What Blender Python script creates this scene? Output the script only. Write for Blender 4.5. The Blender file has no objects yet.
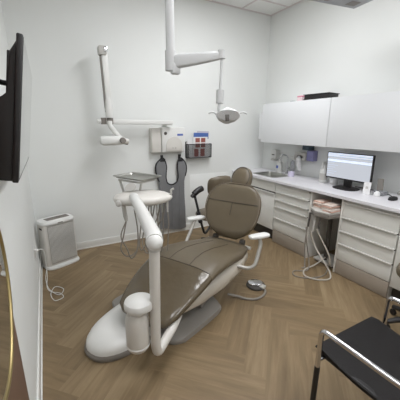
import bpy, bmesh, math, random
from mathutils import Vector, Matrix
random.seed(7)
V = Vector
PI = math.pi
SC = bpy.context.scene
COL = SC.collection
MW = {}

# ------------------------------------------------------------------ materials
def srgb(r, g, b):
    f = lambda c: (c/255/12.92) if c/255 <= .04045 else ((c/255+.055)/1.055)**2.4
    return (f(r), f(g), f(b), 1)

def mat(name, rgb, rough=.5, metal=0., bump=0., bscale=60., spec=.5, vary=0., vscale=8., coat=0., emit=None, estr=0., alpha=1., trans=0.):
    m = bpy.data.materials.new(name); m.use_nodes = True
    nt = m.node_tree; b = nt.nodes['Principled BSDF']
    c = srgb(*rgb)
    b.inputs['Base Color'].default_value = c
    b.inputs['Roughness'].default_value = rough
    b.inputs['Metallic'].default_value = metal
    b.inputs['Specular IOR Level'].default_value = spec
    b.inputs['Coat Weight'].default_value = coat
    b.inputs['Transmission Weight'].default_value = trans
    b.inputs['Alpha'].default_value = alpha
    tc = nt.nodes.new('ShaderNodeTexCoord')
    if bump:
        n = nt.nodes.new('ShaderNodeTexNoise'); n.inputs['Scale'].default_value = bscale; n.inputs['Detail'].default_value = 4
        nt.links.new(tc.outputs['Object'], n.inputs['Vector'])
        bp = nt.nodes.new('ShaderNodeBump'); bp.inputs['Strength'].default_value = bump; bp.inputs['Distance'].default_value = .01
        nt.links.new(n.outputs['Fac'], bp.inputs['Height']); nt.links.new(bp.outputs['Normal'], b.inputs['Normal'])
    if vary:
        n = nt.nodes.new('ShaderNodeTexNoise'); n.inputs['Scale'].default_value = vscale; n.inputs['Detail'].default_value = 3
        nt.links.new(tc.outputs['Object'], n.inputs['Vector'])
        r = nt.nodes.new('ShaderNodeMapRange'); r.inputs['From Min'].default_value = .3; r.inputs['From Max'].default_value = .7
        r.inputs['To Min'].default_value = 1-vary; r.inputs['To Max'].default_value = 1+vary
        nt.links.new(n.outputs['Fac'], r.inputs['Value'])
        mx = nt.nodes.new('ShaderNodeMix'); mx.data_type = 'RGBA'; mx.blend_type = 'MULTIPLY'; mx.inputs['Factor'].default_value = 1
        mx.inputs['A'].default_value = c
        nt.links.new(r.outputs['Result'], mx.inputs['B']); nt.links.new(mx.outputs['Result'], b.inputs['Base Color'])
    if emit:
        b.inputs['Emission Color'].default_value = srgb(*emit); b.inputs['Emission Strength'].default_value = estr
    return m

WALL = mat('painted_wall', (226, 228, 226), .75, bump=.08, bscale=180, vary=.012, vscale=2)
WBAND = mat('whiter_wall_band', (231, 233, 231), .45)
BASEB = mat('white_baseboard', (222, 222, 218), .5)
BASEW = mat('white_caulk', (235, 235, 232), .5)
TILE = mat('ceiling_tile', (236, 236, 234), .9, bump=.5, bscale=220, vary=.02, vscale=60)
GRIDM = mat('ceiling_grid', (214, 205, 205), .5)
BROWN = mat('brown_door', (112, 84, 66), .5, vary=.06, vscale=6)
CAB = mat('white_laminate', (222, 222, 217), .38, vary=.006)
CABU = mat('white_upper_laminate', (226, 228, 230), .35)
CARC = mat('cabinet_side', (226, 224, 219), .5)
GAP = mat('cabinet_shadow_gap', (62, 58, 54), .7)
ALU = mat('aluminium', (226, 225, 221), .4, .25)
PLINTH = mat('greige_plinth', (160, 150, 138), .5)
COUNT = mat('white_countertop', (224, 223, 227), .3, vary=.02, vscale=150)
STEEL = mat('stainless_steel', (170, 170, 165), .3, .95, vary=.05, vscale=20)
CHROME = mat('chrome', (215, 215, 218), .1, 1.)
LEATH = mat('taupe_vinyl', (99, 89, 72), .36, bump=.12, bscale=90, vary=.03, vscale=10)
LEATH2 = mat('taupe_vinyl_leg', (90, 80, 64), .16, bump=.4, bscale=13, vary=.03, vscale=10)
SEAM = mat('vinyl_seam', (62, 54, 45), .5)
PIPE = mat('vinyl_piping', (116, 104, 89), .4)
WHITE = mat('white_plastic', (212, 209, 203), .32, spec=.5)
WHITEB = mat('white_bright_plastic', (220, 220, 217), .35)
CREAM = mat('cream_shell', (190, 183, 171), .4)
PLATEG = mat('base_grey_plastic', (146, 142, 136), .5)
GREYP = mat('grey_plastic', (128, 123, 117), .5)
ARMG = mat('satin_armrest_grey', (172, 169, 163), .35, .3)
LGREY = mat('light_grey_plastic', (188, 186, 181), .4)
DGREY = mat('dark_grey_rubber', (72, 68, 64), .6)
BLACKP = mat('black_plastic', (28, 26, 27), .45)
BLACKM = mat('black_mesh_wire', (45, 45, 46), .5)
BLEATH = mat('black_leather', (20, 17, 17), .6, spec=.3, bump=.15, bscale=140, vary=.06, vscale=12)
APRON = mat('grey_apron', (122, 123, 125), .75, bump=.2, bscale=120, vary=.05, vscale=9)
APTRIM = mat('black_binding', (34, 34, 36), .7)
GOLD = mat('brushed_gold', (172, 154, 108), .35, .85)
MIRROR = mat('mirror_glass', (235, 235, 232), .015, 1.)
TVSCR = mat('television_screen', (14, 14, 16), .06, spec=.8, coat=.6)
HOSE = mat('grey_hose', (136, 130, 122), .5)
HOSEW = mat('pale_hose', (188, 182, 172), .5)
PURPLE = mat('lavender_card', (134, 132, 172), .6)
BLUE = mat('blue_card', (74, 104, 168), .6)
DKGREEN = mat('dark_teal_card', (66, 82, 92), .6)
PINK = mat('pink_card', (222, 150, 168), .6)
PAPER = mat('white_paper', (228, 228, 228), .7)
REDP = mat('brick_red_print', (150, 86, 78), .6)
POUCH = mat('sterile_pouch', (212, 196, 184), .5, vary=.15, vscale=30)
CLEAR = mat('clear_acrylic', (215, 217, 222), .1, trans=.75)
LILAC = mat('lilac_plastic', (212, 206, 228), .4)
GREEN_ = mat('label_blue', (84, 104, 176), .5)

def screen_mat():
    m = bpy.data.materials.new('lit_monitor_screen'); m.use_nodes = True
    nt = m.node_tree; b = nt.nodes['Principled BSDF']
    b.inputs['Base Color'].default_value = (.02, .02, .02, 1); b.inputs['Roughness'].default_value = .2
    b.inputs['Emission Color'].default_value = srgb(226, 231, 241); b.inputs['Emission Strength'].default_value = .78
    return m
SCREEN = screen_mat()
def emis(name, rgb, s):
    m = mat(name, rgb, .4, emit=rgb, estr=s); return m
SC_BAR = emis('screen_toolbar_blue', (208, 218, 234), .74)
SC_LINE = emis('screen_grey_line', (160, 168, 182), .64)
SC_DARK = emis('screen_text_grey', (170, 180, 196), .6)
DIFF = emis('lamp_diffuser', (250, 250, 255), 6.)

def floor_mat():
    m = bpy.data.materials.new('oak_herringbone'); m.use_nodes = True
    nt = m.node_tree; b = nt.nodes['Principled BSDF']; L = nt.links
    b.inputs['Roughness'].default_value = .48; b.inputs['Specular IOR Level'].default_value = .35
    uv = nt.nodes.new('ShaderNodeUVMap'); uv.uv_map = 'plank'
    at = nt.nodes.new('ShaderNodeAttribute'); at.attribute_name = 'tone'
    mp = nt.nodes.new('ShaderNodeMapping'); mp.inputs['Scale'].default_value = (2.6, 26, 1)
    L.new(uv.outputs['UV'], mp.inputs['Vector'])
    n1 = nt.nodes.new('ShaderNodeTexNoise'); n1.inputs['Scale'].default_value = 1.; n1.inputs['Detail'].default_value = 5; n1.inputs['Roughness'].default_value = .65; n1.inputs['Distortion'].default_value = .6
    L.new(mp.outputs['Vector'], n1.inputs['Vector'])
    mp2 = nt.nodes.new('ShaderNodeMapping'); mp2.inputs['Scale'].default_value = (1.3, 7, 1)
    L.new(uv.outputs['UV'], mp2.inputs['Vector'])
    n2 = nt.nodes.new('ShaderNodeTexNoise'); n2.inputs['Scale'].default_value = 1.; n2.inputs['Detail'].default_value = 2
    L.new(mp2.outputs['Vector'], n2.inputs['Vector'])
    a = nt.nodes.new('ShaderNodeMath'); a.operation = 'MULTIPLY_ADD'; a.inputs[1].default_value = .55
    L.new(n1.outputs['Fac'], a.inputs[0]); 
    a2 = nt.nodes.new('ShaderNodeMath'); a2.operation = 'MULTIPLY'; a2.inputs[1].default_value = .45
    L.new(n2.outputs['Fac'], a2.inputs[0]); L.new(a2.outputs[0], a.inputs[2])
    a3 = nt.nodes.new('ShaderNodeMath'); a3.operation = 'MULTIPLY_ADD'; a3.inputs[1].default_value = .16
    L.new(at.outputs['Fac'], a3.inputs[0]); L.new(a.outputs[0], a3.inputs[2])
    r = nt.nodes.new('ShaderNodeValToRGB')
    r.color_ramp.elements[0].position = .34; r.color_ramp.elements[0].color = srgb(106, 89, 66)
    r.color_ramp.elements[1].position = .80; r.color_ramp.elements[1].color = srgb(150, 131, 102)
    e = r.color_ramp.elements.new(.56); e.color = srgb(128, 109, 82)
    L.new(a3.outputs[0], r.inputs['Fac']); L.new(r.outputs['Color'], b.inputs['Base Color'])
    bp = nt.nodes.new('ShaderNodeBump'); bp.inputs['Strength'].default_value = .06; bp.inputs['Distance'].default_value = .004
    L.new(n1.outputs['Fac'], bp.inputs['Height']); L.new(bp.outputs['Normal'], b.inputs['Normal'])
    return m
OAK = floor_mat()

# ------------------------------------------------------------------ mesh helpers
def rot(axis, a): return Matrix.Rotation(a, 4, axis)
def T(x, y, z): return Matrix.Translation((x, y, z))

class M:
    def __init__(s): s.bm = bmesh.new()
    def box(s, lo, hi, bev=0., xf=None, seg=2):
        lo = V(lo); hi = V(hi); c = (lo+hi)/2; d = hi-lo
        r = bmesh.ops.create_cube(s.bm, size=1)
        vs = r['verts']
        for v in vs: v.co = V((v.co.x*d.x, v.co.y*d.y, v.co.z*d.z)) + c
        if bev:
            es = list({e for v in vs for e in v.link_edges})
            rr = bmesh.ops.bevel(s.bm, geom=es, offset=min(bev, min(d)*.49), segments=seg, profile=.5, affect='EDGES')
            vs = list({v for f in rr['faces'] for v in f.verts} | {v for v in vs if v.is_valid})
        if xf: 
            for v in vs: v.co = xf @ v.co
        return s
    def cbox(s, c, d, bev=0., xf=None, seg=2):
        c = V(c); d = V(d)/2
        return s.box(c-d, c+d, bev, xf, seg)
    def loft(s, rings, cap=True, closed=False):
        bm = s.bm; R = [[bm.verts.new(p) for p in r] for r in rings]
        n = len(R[0]); pairs = list(zip(R, R[1:]))
        if closed: pairs.append((R[-1], R[0]))
        for a, b in pairs:
            for i in range(n):
                j = (i+1) % n
                bm.faces.new((a[i], a[j], b[j], b[i]))
        if cap and not closed:
            bm.faces.new(list(reversed(R[0]))); bm.faces.new(R[-1])
        return s
    def tube(s, path, r, seg=12, cap=True, closed=False):
        P = [V(p) for p in path]; n = len(P)
        rr = r if isinstance(r, (list, tuple)) else [r]*n
        tang = []
        for i in range(n):
            if closed: t = P[(i+1) % n]-P[i-1]
            else: t = P[min(i+1, n-1)]-P[max(i-1, 0)]
            tang.append(t.normalized())
        up = V((0, 0, 1)) if abs(tang[0].z) < .9 else V((1, 0, 0))
        nrm = (up - tang[0]*up.dot(tang[0])).normalized()
        rings = []
        for i in range(n):
            t = tang[i]; nrm = (nrm - t*nrm.dot(t)).normalized(); b = t.cross(nrm)
            rings.append([P[i] + (nrm*math.cos(2*PI*k/seg) + b*math.sin(2*PI*k/seg))*rr[i] for k in range(seg)])
        return s.loft(rings, cap, closed)
    def lathe(s, prof, c=(0, 0, 0), seg=24, xf=None):
        c = V(c)
        rings = []
        for r, z in prof:
            ring = [V((max(r, 1e-4)*math.cos(2*PI*k/seg), max(r, 1e-4)*math.sin(2*PI*k/seg), z)) for k in range(seg)]
            rings.append([(xf @ p if xf else p) + c for p in ring])
        return s.loft(rings)
    def prism(s, pts, a, b, xf=None, bev=0.):
        """polygon (x,y) list extruded from z=a to z=b"""
        xf = xf or Matrix.Identity(4)
        lo = [s.bm.verts.new(xf @ V((x, y, a))) for x, y in pts]; hi = [s.bm.verts.new(xf @ V((x, y, b))) for x, y in pts]
        n = len(pts)
        f0 = s.bm.faces.new(list(reversed(lo))); f1 = s.bm.faces.new(hi)
        for i in range(n): s.bm.faces.new((lo[i], lo[(i+1) % n], hi[(i+1) % n], hi[i]))
        if bev:
            es = list(f0.edges)+list(f1.edges)
            bmesh.ops.bevel(s.bm, geom=es, offset=bev, segments=2, profile=.5, affect='EDGES')
        return s
    def build(s, name, m, parent=None, xf=None, smooth=True, sub=0, loc=None, angle=40):
        bm = s.bm
        if xf:
            for v in bm.verts: v.co = xf @ v.co
        base = Matrix.Identity(4)
        if parent is not None: base = MW[parent.name]
        elif loc is not None: base = T(*loc)
        inv = base.inverted()
        for v in bm.verts: v.co = inv @ v.co
        bmesh.ops.recalc_face_normals(bm, faces=bm.faces[:])
        me = bpy.data.meshes.new(name); bm.to_mesh(me); bm.free()
        me.materials.append(m)
        if smooth:
            for p in me.polygons: p.use_smooth = True
            if not sub: me.set_sharp_from_angle(angle=math.radians(angle))
        o = bpy.data.objects.new(name, me); COL.objects.link(o)
        if parent is not None: o.parent = parent
        elif loc is not None: o.location = loc
        MW[o.name] = base
        if sub:
            md = o.modifiers.new('smooth', 'SUBSURF'); md.levels = sub; md.render_levels = sub
        return o

def bez(pts, n=10, closed=False):
    """Catmull-Rom through the points"""
    P = [V(p) for p in pts]; out = []; N = len(P)
    g = (lambda i: P[i % N]) if closed else (lambda i: P[max(0, min(N-1, i))])
    for i in range(N if closed else N-1):
        a, b, c, d = g(i-1), g(i), g(i+1), g(i+2)
        for k in range(n):
            t = k/n
            out.append(.5*((2*b)+(c-a)*t+(2*a-5*b+4*c-d)*t*t+(3*b-a-3*c+d)*t**3))
    if not closed: out.append(P[-1])
    return out

def fillet(pts, r, n=6):
    P = [V(p) for p in pts]; out = [P[0]]
    for i in range(1, len(P)-1):
        a = (P[i-1]-P[i]); b = (P[i+1]-P[i])
        q = min(r, a.length*.49, b.length*.49)
        A = P[i]+a.normalized()*q; B = P[i]+b.normalized()*q
        for k in range(n+1):
            t = k/n
            out.append(A*(1-t)**2+P[i]*2*t*(1-t)+B*t*t)
    out.append(P[-1]); return out

def ell(rx, ry, n=24, p=2., cx=0., cy=0.):
    o = []
    for k in range(n):
        a = 2*PI*k/n; c, s_ = math.cos(a), math.sin(a)
        o.append((cx+rx*math.copysign(abs(c)**(2/p), c), cy+ry*math.copysign(abs(s_)**(2/p), s_)))
    return o

def props(o, label=None, cat=None, group=None, kind=None):
    if label: o['label'] = label
    if cat: o['category'] = cat
    if group: o['group'] = group
    if kind: o['kind'] = kind
    return o
def thing(name, label, cat, loc=(0, 0, 0), rz=0, group=None):
    o = bpy.data.objects.new(name, None); COL.objects.link(o)
    o.location = loc; o.rotation_euler = (0, 0, rz); o.empty_display_size = .1
    MW[o.name] = T(*loc) @ rot('Z', rz)
    return props(o, label, cat, group)
def struct(o): o['kind'] = 'structure'; return o
def dup(root, loc, rz=None, label=None):
    r = root.copy(); COL.objects.link(r); r.location = loc
    if rz is not None: r.rotation_euler = (0, 0, rz)
    if label: r['label'] = label
    for ch in list(root.children):
        c = ch.copy(); COL.objects.link(c); c.parent = r
        for g in list(ch.children):
            d = g.copy(); COL.objects.link(d); d.parent = c
    return r

# ------------------------------------------------------------------ room
XL, XR, YB, YF, H = -.209, 3.205, 3.686, -1.3, 3.153

def build_floor():
    bm = bmesh.new(); uv = bm.loops.layers.uv.new('plank'); tone = bm.loops.layers.float_color.new('tone')
    w, l = .15, .75
    k = int(round(l/w))
    c45 = math.cos(PI/4)
    th = PI/4
    def R(p): return (p[0]*math.cos(th)-p[1]*math.sin(th), p[0]*math.sin(th)+p[1]*math.cos(th))
    def plank(x0, y0, dx, dy, horiz):
        cs = [(x0, y0), (x0+dx, y0), (x0+dx, y0+dy), (x0, y0+dy)]
        g = [R(p) for p in cs]
        cx = sum(p[0] for p in g)/4; cy = sum(p[1] for p in g)/4
        if not (XL-.7 < cx < XR+.7 and YF-.7 < cy < YB+.7): return
        e = .0012
        f = bm.faces.new([bm.verts.new((p[0], p[1], 0)) for p in g])
        ou, ov = random.uniform(0, 50), random.uniform(0, 50); t = random.random()
        loc = [(0, 0), (dx, 0), (dx, dy), (0, dy)]
        for lp, (a, b) in zip(f.loops, loc):
            lp[uv].uv = (ou+a, ov+b) if horiz else (ou+b, ov+a)
            lp[tone] = (t, t, t, 1)
    # herringbone: horizontal planks shift one width per row, verticals fill in
    N = 60
    for j in range(-N, N):
        for i in range(-8, 9):
            bx = j*w + i*2*l; by = j*w
            plank(bx, by, l, w, True)
            plank(bx+l, by-l+w, w, l, False) if True else None
    for co, no in (((XL-.05, 0, 0), (-1, 0, 0)), ((XR+.05, 0, 0), (1, 0, 0)), ((0, YF-.05, 0), (0, -1, 0)), ((0, YB+.05, 0), (0, 1, 0))):
        bmesh.ops.bisect_plane(bm, geom=bm.verts[:]+bm.edges[:]+bm.faces[:], plane_co=co, plane_no=no, clear_outer=True)
    for f in bm.faces:
        if f.normal.z < 0: f.normal_flip()
    me = bpy.data.meshes.new('floor'); bm.to_mesh(me); bm.free(); me.materials.append(OAK)
    o = bpy.data.objects.new('floor', me); COL.objects.link(o); struct(o)
build_floor()
struct(M().box((XL-.05, YF-.05, -.06), (XR+.05, YB+.05, -.004)).build('floor_slab', GAP, smooth=False))
t_ = .1
struct(M().box((XL-t_, YB, 0), (XR+t_, YB+t_, H)).build('wall_back', WALL, smooth=False))
struct(M().box((XL-t_, YF, 0), (XL, YB, H)).build('wall_left', WALL, smooth=False))
struct(M().box((XR, YF, 0), (XR+t_, YB, H)).build('wall_right', WALL, smooth=False))
struct(M().box((XL-t_, YF-t_, 0), (XR+t_, YF, H)).build('wall_front', WALL, smooth=False))
struct(M().box((XL-t_, YF-t_, H), (XR+t_, YB+t_, H+.08)).build('ceiling', TILE, smooth=False))
g = M()
for k in range(-5, 2):
    x = 2.66+.61*k
    if XL < x < XR: g.box((x-.012, YF, H-.006), (x+.012, YB, H+.01))
for k in range(-8, 2):
    y = 3.32+.61*k
    if YF < y < YB: g.box((XL, y-.012, H-.006), (XR, y+.012, H+.01))
g.box((XL, YB-.022, H-.008), (XR, YB, H)); g.box((XR-.022, YF, H-.008), (XR, YB, H)); g.box((XL, YF, H-.008), (XL+.022, YB, H))
struct(g.build('ceiling_grid_trim', GRIDM, smooth=False))
# baseboards
def bb(name, lo, hi, strip_lo, strip_hi):
    o = struct(M().box(lo, hi, .004).build(name, BASEB)); return o
struct(M().box((XL, YB-.012, .012), (XR, YB, .095), .004).build('baseboard_back', BASEB))
struct(M().box((XL, YB-.02, 0), (XR, YB-.0121, .018), .003).build('trim_1', BASEW))
struct(M().box((XL, 1.27, .012), (XL+.012, YB, .095), .004).build('baseboard_left', BASEB))
struct(M().box((XL+.0121, 1.27, 0), (XL+.02, YB, .014), .003).build('trim_2', BASEW))
# thin, slightly whiter band low on the right part of the back wall
struct(M().box((1.83, YB-.006, .1), (2.62, YB, .85), .002).build('lower_wall_band', WBAND))
# brown flush door on the left
d1 = struct(M().box((XL, .34, .005), (XL+.006, 1.27, 2.1), .003).build('door_1', BROWN))
M().tube(fillet([(XL+.005, .42, 1.0), (XL+.05, .42, 1.0), (XL+.05, .53, 1.0)], .02), .009).build('handle', ALU, d1)
# ------------------------------------------------------------------ ceiling lights
def troffer(cx, cy, lx, ly, label, energy):
    t = thing('ceiling_light', label, 'ceiling light', (cx, cy, H), group=None)
    f = M()
    for lo, hi in (((-lx/2, -ly/2), (lx/2, -ly/2+.03)), ((-lx/2, ly/2-.03), (lx/2, ly/2)), ((-lx/2, -ly/2+.03), (-lx/2+.03, ly/2-.03)), ((lx/2-.03, -ly/2+.03), (lx/2, ly/2-.03))):
        f.box((cx+lo[0], cy+lo[1], H-.018), (cx+hi[0], cy+hi[1], H-.0005), .003)
    f.build('frame', WHITEB, t)
    M().box((cx-lx/2+.03, cy-ly/2+.03, H-.012), (cx+lx/2-.03, cy+ly/2-.03, H-.002)).build('diffuser', DIFF, t, smooth=False)
    ld = bpy.data.lights.new('troffer_lamp', 'AREA'); ld.shape = 'RECTANGLE'; ld.size = lx-.06; ld.size_y = ly-.06
    ld.energy = energy; ld.color = (.98, .985, 1)
    lo = bpy.data.objects.new('troffer_lamp', ld); COL.objects.link(lo); lo.location = (cx, cy, H-.02)
    return lo
LG = [troffer(1.745, 2.1, .6, 1.21, 'white ceiling light panel over the dental chair', 30),
      troffer(1.745, -.34, .6, 1.21, 'white ceiling light panel above the black guest chair', 26),
      troffer(.525, .88, .6, 1.21, 'white ceiling light panel near the wall television', 9)]

# ------------------------------------------------------------------ television on the left wall
tv = thing('wall_television', 'black flat television on a wall arm, seen edge-on', 'television', (XL, 1.6, 1.62))
yn, yf = 1.2, 2.14
xt, xb, zt, zb = -.0185, -.100, 1.845, 1.345
tilt = math.atan2(xt-xb, zt-zb)
hgt = math.hypot(xt-xb, zt-zb)
TVX = T((xt+xb)/2, (yn+yf)/2, (zt+zb)/2) @ rot('Y', tilt)
wy = (yf-yn)/2
M().box((-.022, -wy, -hgt/2), (-.002, wy, hgt/2), .005).build('bezel', BLACKP, tv, xf=TVX)
M().box((-.0025, -wy+.008, -hgt/2+.016), (-.0005, wy-.008, hgt/2-.008)).build('screen', TVSCR, tv, xf=TVX, smooth=False)
M().prism([(-.021, -hgt/2+.004), (-.021, hgt/2-.02), (-.04, hgt/2-.06), (-.04, .06), (-.075, .03), (-.08, -hgt/2+.03), (-.07, -hgt/2+.004)], -wy+.012, wy-.012, xf=TVX @ Matrix(((1, 0, 0, 0), (0, 0, 1, 0), (0, 1, 0, 0), (0, 0, 0, 1))), bev=.003).build('back_housing', BLACKP, tv)
M().box((XL, 1.42, 1.42), (XL+.014, 1.9, 1.82), .003).build('wall_plate', BLACKP, tv)
for y in (1.36, 1.66, 1.96): M().box((-.06, y-.014, -.0), (-.0405, y+.014, .22), .003, xf=TVX @ T(0, -(yn+yf)/2, 0)).build('mount_rail', BLACKP, tv)
for z in (1.62, 1.74): M().tube([(XL+.01, 1.5, z), (XL+.05, 1.6, z), (XL+.09, 1.68, z)], .012, 8).build('mount_arm', BLACKP, tv)
M().tube(bez([(XL+.06, 1.4, 1.55), (XL+.035, 1.36, 1.45), (XL+.04, 1.45, 1.4), (XL+.05, 1.55, 1.5)]), .005, 8).build('cable', BLACKP, tv)

# ------------------------------------------------------------------ mirror
mr = thing('round_mirror', 'round wall mirror with thin gold rim at left', 'mirror', (XL+.007, .935, 1.065))
MX = T(XL+.007, .935, 1.065) @ rot('Y', PI/2)
ring = []
for k in range(72):
    a = 2*PI*k/72; ring.append(MX @ V((.305*math.cos(a), .305*math.sin(a), .010)))
M().tube(ring, .008, 10, closed=True).build('rim', GOLD, mr)
M().prism([(.302*math.cos(2*PI*k/72), .302*math.sin(2*PI*k/72)) for k in range(72)], .004, .012, xf=MX).build('glass', MIRROR, mr, smooth=False)
M().prism([(.3*math.cos(2*PI*k/72), .3*math.sin(2*PI*k/72)) for k in range(72)], 0, .004, xf=MX).build('backing', BROWN, mr, smooth=False)

# ------------------------------------------------------------------ air purifier
pc = (.003, 3.40, 0); prz = math.radians(23)
ap = thing('air_purifier', 'white air purifier with ribbed front standing in the corner', 'air purifier', pc, prz)
PX = T(*pc) @ rot('Z', prz) @ Matrix.Diagonal((.92, 1, .985, 1))
def rr_prof(w, d, z, n=40, p=5, off=0): return [V((x, y+off, z)) for x, y in ell(w, d, n, p)]
m = M(); m.loft([rr_prof(.195, .098, z, off=o) for z, o in ((.035, .01), (.05, .008), (.3, .0), (.5, .006), (.52, .01))])
m.build('body', WHITE, ap, xf=PX)
m = M(); m.loft([rr_prof(a, b, z, p=4, off=-.004) for a, b, z in ((.20, .125, 0), (.205, .13, .012), (.20, .122, .03), (.188, .1, .036))]); m.build('base', WHITEB, ap, xf=PX)
m = M(); m.loft([rr_prof(a, b, z, p=4, off=.004) for a, b, z in ((.195, .1, .519), (.206, .112, .525), (.206, .112, .54), (.196, .102, .555), (.18, .09, .558))]); m.build('top_panel', WHITEB, ap, xf=PX)
m = M()
for k in range(23):
    x = -.142+.0135*k; m.tube([(x, -.0985, .075), (x, -.107, .3), (x, -.1, .5)], .0038, 6)
m.build('grille', WHITEB, ap, xf=PX)
m = M().box((-.15, -.1, .06), (.162, -.096, .508)); m.build('grille_backing', ARMG, ap, xf=PX)
m = M()
for k in range(9): m.box((-.12, -.045+k*.0105, .556), (.15, -.04+k*.0105, .562))
m.build('vent', GREYP, ap, xf=PX)
M().box((-.03, -.112, .526), (.03, -.107, .536), .002).build('badge', GREYP, ap, xf=PX)
M().box((-.2, -.06, .47), (-.196, .0, .49), .002).build('side_grip', DGREY, ap, xf=PX)
ol = thing('power_outlet', 'white power outlet low on the left wall', 'power outlet', (XL, 2.82, .40))
M().box((XL, 2.785, .345), (XL+.006, 2.855, .46), .003).build('cover_plate', WHITEB, ol)
m = M()
for z in (.372, .418): m.box((XL+.006, 2.803, z), (XL+.009, 2.837, z+.03), .003)
m.build('socket', WHITE, ol)
M().box((XL+.0095, 2.806, .42), (XL+.04, 2.834, .446), .006).build('plug', WHITEB, ap)
M().tube(bez([(XL+.04, 2.82, .433), (XL+.075, 2.84, .42), (XL+.08, 2.9, .3), (XL+.075, 2.9, .12), (XL+.06, 2.88, .012), (XL+.09, 2.78, .006), (XL+.17, 2.70, .006), (XL+.19, 2.62, .006), (XL+.12, 2.60, .006), (XL+.09, 2.72, .012), (XL+.13, 2.85, .006), (XL+.2, 2.76, .012), (XL+.16, 2.66, .018), (XL+.08, 2.82, .008), (XL+.05, 3.05, .006), (XL+.06, 3.28, .006)]), .0035, 8).build('power_cord', WHITEB, ap)

# ------------------------------------------------------------------ x-ray machine on the back wall
yx = YB-.2
cb = thing('xray_control_box', 'white control box with arched front mounted on the back wall', 'control box', (1.51, YB, 1.2))
M().box((1.215, YB-.09, 1.205), (1.348, YB, 1.525), .012).build('side_cover', WHITE, cb, xf=T(.018, 0, 0))
M().box((1.35, YB-.115, 1.203), (1.688, YB, 1.535), .018).build('cover', WHITEB, cb, xf=T(.018, 0, 0))
arch = []
for k in range(25):
    a = PI*k/24; arch.append((1.522+.115*math.cos(a), 1.29+.12*math.sin(a)))
pts = [(1.522+.115, 1.222)]+arch+[(1.522-.115, 1.222)]
AX = T(0, YB-.114, 0) @ rot('X', PI/2)
M().prism(pts, -.001, .012, xf=T(0, 0, 0) @ AX, bev=.005).build('arch_panel', WHITE, cb, xf=T(.018, 0, 0))
M().lathe([(.02, 0), (.02, .008), (.014, .012)], (1.40, YB-.114, 1.455), 20, rot('X', PI/2)).build('knob', DGREY, cb, xf=T(.018, 0, 0))
M().box((1.57, YB-.117, 1.422), (1.655, YB-.114, 1.448)).build('label_plate', GREEN_, cb, smooth=False, xf=T(.018, 0, 0))
for x in (1.50, 1.54): M().box((x-.008, YB-.129, 1.25), (x+.008, YB-.125, 1.275), .002).build('button', LGREY, cb, xf=T(.018, 0, 0))

xr = thing('xray_machine', 'white wall-mounted x-ray arm with hanging tube head', 'x-ray machine', (1.4, YB, 1.6))
ya = YB-.17
M().box((1.42, ya-.02, 1.56), (1.49, YB-.001, 1.61), .01).build('wall_bracket', WHITE, xr)
M().box((.70, ya-.027, 1.566), (1.50, ya+.027, 1.62), .01).build('extension_arm', WHITEB, xr)
M().tube([(.56, ya, 1.60), (.6, ya, 1.60)], .026, 18).build('end_cap', WHITEB, xr)
m = M()
m.box((.603, ya-.038, 1.567), (.655, ya+.038, 1.64), .006); m.box((.667, ya-.038, 1.567), (.735, ya+.038, 1.64), .006)
m.build('collar', GREYP, xr)
M().tube([(.6, ya, 1.604), (.71, ya, 1.604)], .03, 16).build('spindle', WHITE, xr)
# folded scissor arm
M().tube([(.685, ya-.05, 1.64), (.69, ya-.05, 1.72), (.692, ya-.05, 1.80), (.69, ya-.05, 1.86)], [.036, .046, .044, .034], 18).build('lower_joint', WHITEB, xr)
M().box((-.036, -.03, 0), (.03, .03, .52), .012, xf=T(.697, ya-.05, 1.80) @ rot('Y', -.022)).build('scissor_arm', WHITEB, xr)
M().box((-.052, -.02, -.1), (-.037, .02, .5), .004, xf=T(.697, ya-.05, 1.80) @ rot('Y', -.022)).build('inner_arm', GREYP, xr)
M().box((-.065, -.05, .49), (.022, .05, .585), .018, xf=T(.697, ya-.05, 1.80) @ rot('Y', -.022)).build('elbow', LGREY, xr)
M().box((-.01, -.06, .52), (.026, -.045, .575), .006, xf=T(.697, ya-.05, 1.80) @ rot('Y', -.022)).build('elbow_cap', CHROME, xr)
M().tube(bez([(.69, ya-.05, 1.60), (.69, ya-.06, 1.55), (.73, ya-.07, 1.49), (.79, ya-.08, 1.41)]), .028, 16).build('yoke', WHITEB, xr)
m = M(); m.loft([[V((x, ya-.08+y, 1.382+z)) for y, z in ell(a, b, 20, 3)] for x, a, b in ((.555, .02, .02), (.565, .05, .045), (.60, .065, .055), (.72, .065, .055), (.80, .055, .05), (.815, .03, .03))])
m.build('tube_head', WHITEB, xr)
M().lathe([(.03, 0), (.034, .01), (.034, .05), (.028, .058)], (.80, ya-.135, 1.385), 20, rot('X', PI/2)).build('pivot_cap', GREYP, xr)
M().tube([(.80, ya-.085, 1.382), (.86, ya-.095, 1.37), (.885, ya-.1, 1.366)], [.045, .035, .03], 18).build('cone', WHITE, xr)
M().tube([(.83, ya-.1, 1.352), (.87, ya-.108, 1.342)], .014, 10).build('cone_ring', GREYP, xr)

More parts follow.
